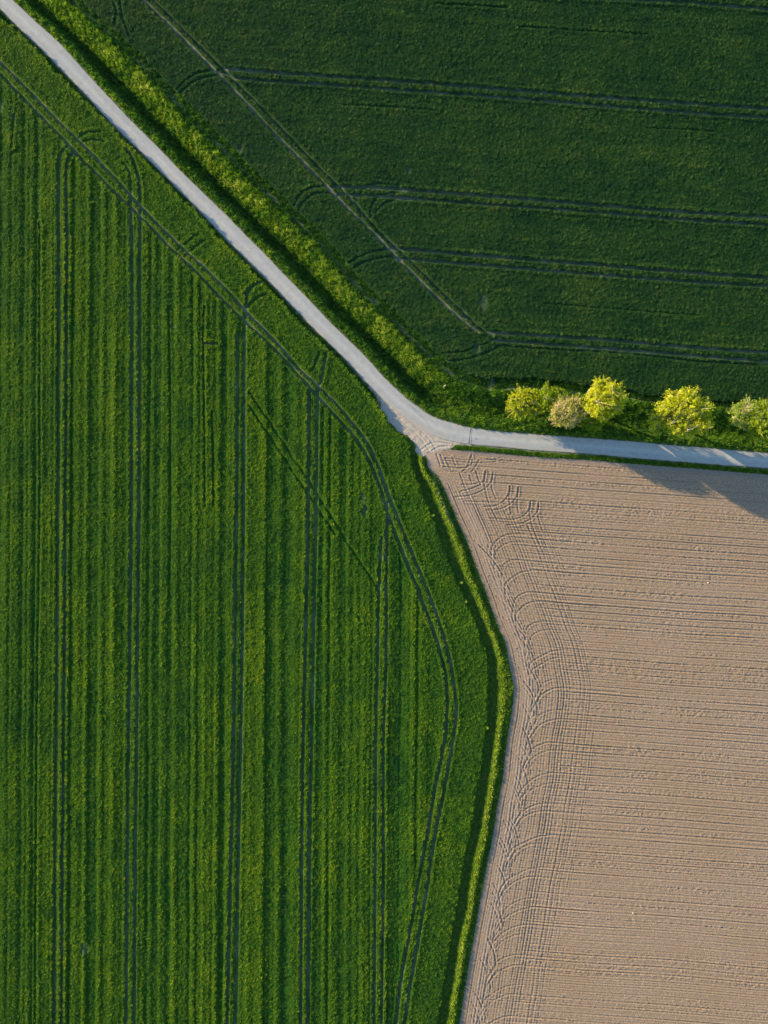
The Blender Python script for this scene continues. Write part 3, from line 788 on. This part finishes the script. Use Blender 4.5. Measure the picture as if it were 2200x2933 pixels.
hh = 0.18 + 0.34 * vn2 + 0.15 * sst(.4, .55, t_[P1]) * sst(1.0, .85, t_[P1])
V, F, tn = tufts(px[P1], py[P1], ground_z(px[P1], py[P1]), hh, tint, rs, 5, 0.18, 0.07)
o = mesh_np('verge_grass', V, F, M['grass'], None, {'tint': tn})
tag(o, 'rough yellow-green grass and weeds covering the ditch verge above the road', 'grass', kind='stuff')

sp = (look(SP.astype(float) * (~crop), px, py) > .5) & (look(A['soil'], px, py) < .6)
P2 = np.flatnonzero(sp)[:11000]
u = look(ts, px[P2], py[P2])
ridge = np.exp(-((u - .55) / .13) ** 2)
wide = np.exp(-((py[P2] - 1960) / 110) ** 2) * sst(.4, .6, u) * sst(1.0, .8, u)
tint = 0.36 + 0.40 * np.maximum(ridge, wide) + 0.25 * (vnoise(px[P2], py[P2], 14, 5) - .5) - 0.08 * (u > .75)  # yellower ridge grass, with sunlit crest and duller lee side painted in
hh = 0.14 + 0.34 * np.maximum(ridge, wide * .8) + 0.08 * (u > .75)
V, F, tn = tufts(px[P2], py[P2], ground_z(px[P2], py[P2]), hh, tint, rs, 5, 0.16, 0.06)
o = mesh_np('strip_grass', V, F, M['grass'], None, {'tint': tn})
tag(o, 'grass strip with a bright ridge between the green crop and the tilled field', 'grass', kind='stuff')

# grass line between road and tilled field
n = 5200
s_ = resample(STRIP, 4000); i = rs.integers(0, 4000, n)
off = rs.normal(0, 2.6, n) + (vnoise(s_[i, 0], s_[i, 1], 20, 1) - .5) * 4
px3 = s_[i, 0] + rs.uniform(-1, 1, n) - 0.08 * off; py3 = s_[i, 1] + off
kk = vnoise(px3, py3, 9, 2) > .22; px3, py3 = px3[kk], py3[kk]
V, F, tn = tufts(px3, py3, np.zeros(len(px3)), rs.uniform(.2, .4, len(px3)), 0.38 + 0.4 * (vnoise(px3, py3, 8, 4) - .5), rs, 5, .15, .06)
o = mesh_np('roadside_grass', V, F, M['grass'], None, {'tint': tn})
tag(o, 'thin line of grass between the road and the top of the tilled field', 'grass', kind='stuff')

# shoulder between left crop and road
sh = (look(((dRL < 26) & ~inL & ~VP & ~crop).astype(float), px, py) > .5) & (look(inRd.astype(float), px, py) < .5) & (look(dRL, px, py) > 2) & (px < 1090)
P4 = np.flatnonzero(sh)[:5200]
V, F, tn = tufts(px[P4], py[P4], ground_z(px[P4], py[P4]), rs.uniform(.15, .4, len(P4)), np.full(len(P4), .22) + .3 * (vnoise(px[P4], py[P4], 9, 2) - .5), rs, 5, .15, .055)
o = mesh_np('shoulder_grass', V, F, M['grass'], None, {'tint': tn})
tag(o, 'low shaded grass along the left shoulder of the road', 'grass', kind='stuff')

# ------------------------------------------------------------------ trees
def tube(P, R, ns=5):
    P = np.asarray(P, float); n = len(P)
    d = np.gradient(P, axis=0); d /= np.linalg.norm(d, axis=1)[:, None] + 1e-9
    ref = np.array([0.31, 0.17, 0.93]) if abs(d[0, 2]) < .9 else np.array([1.0, .1, 0])
    u = np.cross(d, ref); u /= np.linalg.norm(u, axis=1)[:, None] + 1e-9
    v = np.cross(d, u)
    a = np.linspace(0, 2 * np.pi, ns, endpoint=False)
    V = (P[:, None] + (np.cos(a)[None, :, None] * u[:, None] + np.sin(a)[None, :, None] * v[:, None]) * np.asarray(R)[:, None, None]).reshape(-1, 3)
    F = [(i * ns + j, i * ns + (j + 1) % ns, (i + 1) * ns + (j + 1) % ns, (i + 1) * ns + j) for i in range(n - 1) for j in range(ns)]
    return V, np.array(F)
def join(parts):
    V, F, b = [], [], 0
    for v, f in parts:
        V.append(v); F.append(f + b); b += len(v)
    return np.vstack(V), np.vstack(F)
def curve(a, b, bend, n, rs):
    t = np.linspace(0, 1, n)[:, None]
    L = np.linalg.norm(b - a)
    off = rs.normal(0, 1, 3) * bend * L
    p = a + (b - a) * t + off * (t * (1 - t)) * 2
    p[:, 2] += 0.10 * L * np.sin(np.pi * t[:, 0]) * (1 if b[2] > a[2] else .3)
    return p

def tree(name, label, px, py, hgt, rad, leaf, n_tips, per_tip, seed, lsize=0.24, spread=0.42, crown_base=0.3, twist=1.0, trunk_r=0.2, lean=(0, 0), spiky=False, nl=8, hollow=0.35):
    """px,py = foot of the trunk on the survey map; rad = (x, y) crown radii in metres"""
    rs = np.random.default_rng(seed)
    root = empty(name, (float(wx(px)), float(wy(py)), 0.0))
    tag(root, label, 'tree', 'trees along the lane')
    cz = hgt * (1 + crown_base) / 2; rz = hgt * (1 - crown_base) / 2
    C = np.array([lean[0], lean[1], cz]); Rr = np.array([rad[0], rad[1], rz])
    fork = np.array([lean[0] * .25, lean[1] * .25, hgt * 0.22])
    tp = np.array([[0, 0, -.2], [0.02, 0.01, hgt * .08], fork * [.6, .6, .65], fork, fork + (C - fork) * .45, C + [0, 0, rz * .45]])
    tr = trunk_r * np.array([1.35, 1.05, .95, .85, .5, .15])
    V, F = tube(tp, tr, 8); mesh_np('trunk', V, F, M['bark'], root, None, True)
    lobes = []
    limbs = []
    for k in range(nl):
        a = 2 * np.pi * (k + rs.uniform(-.3, .3)) / nl
        zz_ = rs.uniform(-.35, .75)
        rr = math.sqrt(max(0.05, 1 - zz_ ** 2)) * rs.uniform(.5, .85)
        e_ = C + Rr * [rr * math.cos(a), rr * math.sin(a), zz_ * .8]
        f = rs.uniform(0, .6); st = fork + (C - fork) * f * .45 if rs.random() < .6 else fork * rs.uniform(.7, 1)
        limbs.append(curve(np.array(st), e_, .10, 8, rs))
        lobes.append((e_, rs.uniform(.72, 1.12)))
    parts_ = [[tube(L, np.linspace(trunk_r * .75, trunk_r * .2, 8), 5)] for L in limbs]
    # tips: shell of the crown, gathered in lobes of differing reach
    ends = np.array([l[0] for l in lobes]); reach = np.array([l[1] for l in lobes])
    LV, LF, LT = [], [], []
    leaves = []
    for k in range(n_tips):
        u = rs.normal(0, 1, 3); u /= np.linalg.norm(u)
        u[2] = abs(u[2]) if rs.random() < .35 else u[2]
        r_ = rs.uniform(hollow, 1) ** .45
        base = C + Rr * u * r_
        li = int(np.argmin(((base - ends) ** 2).sum(1)))
        lump = 0.90 + 0.13 * math.sin(5 * math.atan2(u[1], u[0]) + seed) * math.cos(3.3 * u[2] + seed * 1.7) + rs.uniform(-.08, .08)
        tip = C + (base - C) * reach[li] * lump
        tip[2] = max(tip[2], .4)
        L = limbs[li]; st = L[rs.integers(3, 8)]
        P = curve(st, tip, .09, 6, rs)
        ln = np.linalg.norm(tip - st)
        if ln > .5 and (k % 2 == 0): parts_[li].append(tube(P, np.linspace(.045, .016, 6) * (trunk_r / .2), 3))
        tn0 = rs.uniform(0.2, .8)
        m_ = rs.poisson(per_tip)
        tt_ = rs.uniform(.45, 1.05, m_) if not spiky else rs.uniform(.3, 1.1, m_)
        d_ = (P[-1] - P[2]); d_ /= np.linalg.norm(d_) + 1e-9
        pos = st + (tip - st) * tt_[:, None] + rs.normal(0, spread * (.3 if spiky else .45), (m_, 3)) * (1.0 if spiky else 1.0)
        pos = np.where((tt_ > .9)[:, None], pos + d_ * (.25 if spiky else .0), pos)
        leaves.append((pos, np.full(m_, tn0)))
    for k, ps_ in enumerate(parts_):
        V, F = join(ps_)
        if F.shape[1] != 4: continue
        mesh_np('branch', V, F, M['bark'], root, None, True)
    pos = np.vstack([l[0] for l in leaves]); tn = np.concatenate([l[1] for l in leaves])
    pos[:, 2] = np.maximum(pos[:, 2], .15)
    m_ = len(pos)
    nrm = rs.normal(0, 1, (m_, 3)) + 0.6 * (pos - C) / Rr; nrm /= np.linalg.norm(nrm, axis=1)[:, None]
    a_ = np.cross(nrm, rs.normal(0, 1, (m_, 3))); a_ /= np.linalg.norm(a_, axis=1)[:, None]
    b_ = np.cross(nrm, a_)
    s1 = (lsize * rs.uniform(.6, 1.3, m_))[:, None]; s2 = s1 * (.35 if spiky else .75)
    V = np.stack([pos - a_ * s1 * .5, pos + b_ * s2 * .5, pos + a_ * s1 * .55 + nrm * s1 * .12, pos - b_ * s2 * .5], 1).reshape(-1, 3)
    F = np.arange(4 * m_).reshape(-1, 4)
    tt2 = np.repeat(np.clip(tn + rs.normal(0, .16, m_), 0, 1), 4)
    mesh_np('crown', V, F, leaf, root, {'tint': tt2})
    return root

def foot(ax, ay, z):
    """map point below something seen at (ax, ay) from the air and standing z high"""
    f = (H - z) / H
    return CX + (ax - CX) * f, CY + (ay - CY) * f
x_, y_ = foot(1507, 1153, 3.3)
tree('shrub_willow', 'bright yellow-green spiky tree, leftmost of the row beside the road', x_, y_, 5.6, (4.8, 4.5), M['leaf_yellow'], 700, 34, 1, .32, .17, .22, spiky=True, trunk_r=.16)
x_, y_ = foot(1580, 1142, 4.0)
tree('leafy_tree', 'small mid-green tree tucked between the spiky tree and the pinkish tree', x_, y_, 7.5, (4.0, 3.7), M['leaf_green'], 300, 22, 2, .28, .38, .15, trunk_r=.13)
x_, y_ = foot(1622, 1178, 4.3)
tree('catkin_tree', 'pinkish grey tree with pale twigs, second crown from the left in front', x_, y_, 8.8, (4.6, 4.4), M['leaf_pink'], 560, 24, 3, .25, .38, .22, trunk_r=.16)
x_, y_ = foot(1728, 1150, 8.0)
tree('leafy_tree', 'tall yellow-green tree with bare twigs on its right side, just right of the pinkish tree', x_, y_, 14.4, (5.4, 5.7), M['leaf_spring'], 820, 28, 4, .28, .40, .2, trunk_r=.26, nl=10)
x_, y_ = foot(1700, 1208, 2.5)
tree('leafy_tree', 'low green bush under the front edge of the tall bare-twigged tree', x_, y_, 5.5, (3.6, 2.5), M['leaf_green'], 220, 20, 5, .26, .4, .1, trunk_r=.1, nl=6)
x_, y_ = foot(1955, 1190, 7.0)
tree('maple_tree', 'largest yellow-green tree with a pale trunk, standing alone right of the gap', x_, y_, 13.0, (8.0, 6.2), M['leaf_spring'], 950, 26, 6, .30, .40, .25, trunk_r=.32, nl=12)
x_, y_ = foot(2126, 1188, 4.5)
tree('ash_tree', 'sparse grey-green tree left of the one cut by the right edge', x_, y_, 9.0, (4.0, 4.4), M['leaf_grey'], 270, 15, 7, .26, .42, .15, trunk_r=.18)
x_, y_ = foot(2196, 1212, 6)
tree('leafy_tree', 'dense green tree cut off by the right edge of the picture', x_, y_, 11.5, (6.2, 6.4), M['leaf_green'], 760, 24, 8, .30, .40, .12, trunk_r=.26, nl=10)

# ------------------------------------------------------------------ small things
def lump(name, px, py, r, mat, label, cat, group=None, seed=0, z=0.02):
    rs = np.random.default_rng(seed)
    import bmesh
    bm = bmesh.new(); bmesh.ops.create_icosphere(bm, subdivisions=2, radius=r)
    for v in bm.verts:
        v.co *= 1 + rs.uniform(-.16, .16); v.co.z *= .6
    me = bpy.data.meshes.new(name); bm.to_mesh(me); bm.free(); me.materials.append(mat)
    o = bpy.data.objects.new(name, me); COL.objects.link(o); o.location = (float(wx(px)), float(wy(py)), z + r * .35)
    tag(o, label, cat, group); return o
lump('field_stone', 2028, 1669, .17, M['stone'], 'pale stone lying on the tilled field below the big tree shadow', 'stone', None, 1)
lump('field_stone', 1813, 2615, .15, M['stone'], 'pale stone in the drill rows near the bottom of the tilled field', 'stone', None, 2)

def post(px, py):
    root = empty('marker_post', (float(wx(px)), float(wy(py)), float(ground_z(np.array([px]), np.array([py]))[0])))
    tag(root, 'leaning white marker post in the verge grass inside the road bend', 'post')
    d = np.array([.42, .40, .95]); P = np.array([d * 0, d * .5, d * 1.15])
    V, F = tube(P, [.07, .07, .065], 8); mesh_np('shaft', V, F, M['white'], root)
    V, F = tube(np.array([d * .25, d * .45]), [.078, .078], 8); mesh_np('band', V, F, M['orange'], root)
    V, F = tube(np.array([d * 1.15, d * 1.2, d * 1.22]), [.075, .07, .01], 8); mesh_np('cap', V, F, M['white'], root)
post(1269, 1110)

def weed(px, py, h, label, seed):
    rs = np.random.default_rng(seed)
    z = float(ground_z(np.array([px]), np.array([py]))[0])
    root = empty('weed_plant', (float(wx(px)), float(wy(py)), z)); tag(root, label, 'weed', 'tall weeds at the crop edge')
    V, F = tube(np.array([[0, 0, 0], [.03, .02, h * .5], [.05, .05, h]]), [.025, .018, .01], 5); mesh_np('stem', V, F, M['grass'], root, {'tint': np.full(len(V), .3)})
    m_ = 46
    a = rs.uniform(0, 6.28, m_); zz_ = rs.uniform(.25, 1, m_) * h; r_ = .42 * (1.15 - zz_ / h * .7)
    c_ = np.stack([np.cos(a) * r_ * rs.uniform(.3, 1, m_), np.sin(a) * r_ * rs.uniform(.3, 1, m_), zz_], 1)
    d1 = np.stack([np.cos(a), np.sin(a), rs.uniform(-.1, .5, m_)], 1) * .17; d2 = np.stack([-np.sin(a), np.cos(a), 0 * a], 1) * .075
    V = np.stack([c_ - d1, c_ + d2, c_ + d1, c_ - d2], 1).reshape(-1, 3)
    mesh_np('leaves', V, np.arange(4 * m_).reshape(-1, 4), M['leaf_grey'], root, {'tint': np.repeat(rs.uniform(.5, 1, m_), 4)})
weed(1321, 1668, .95, 'pale leafy weed standing in the shaded gap beside the green crop', 1)
weed(1395, 2082, .8, 'pale weed at the crop edge where the grass strip bulges right', 2)
weed(1241, 1476, .7, 'grey-green weed at the crop edge near the top of the grass strip', 3)
weed(1333, 1722, .7, 'yellowish weed at the crop edge below the pale leafy weed', 4)
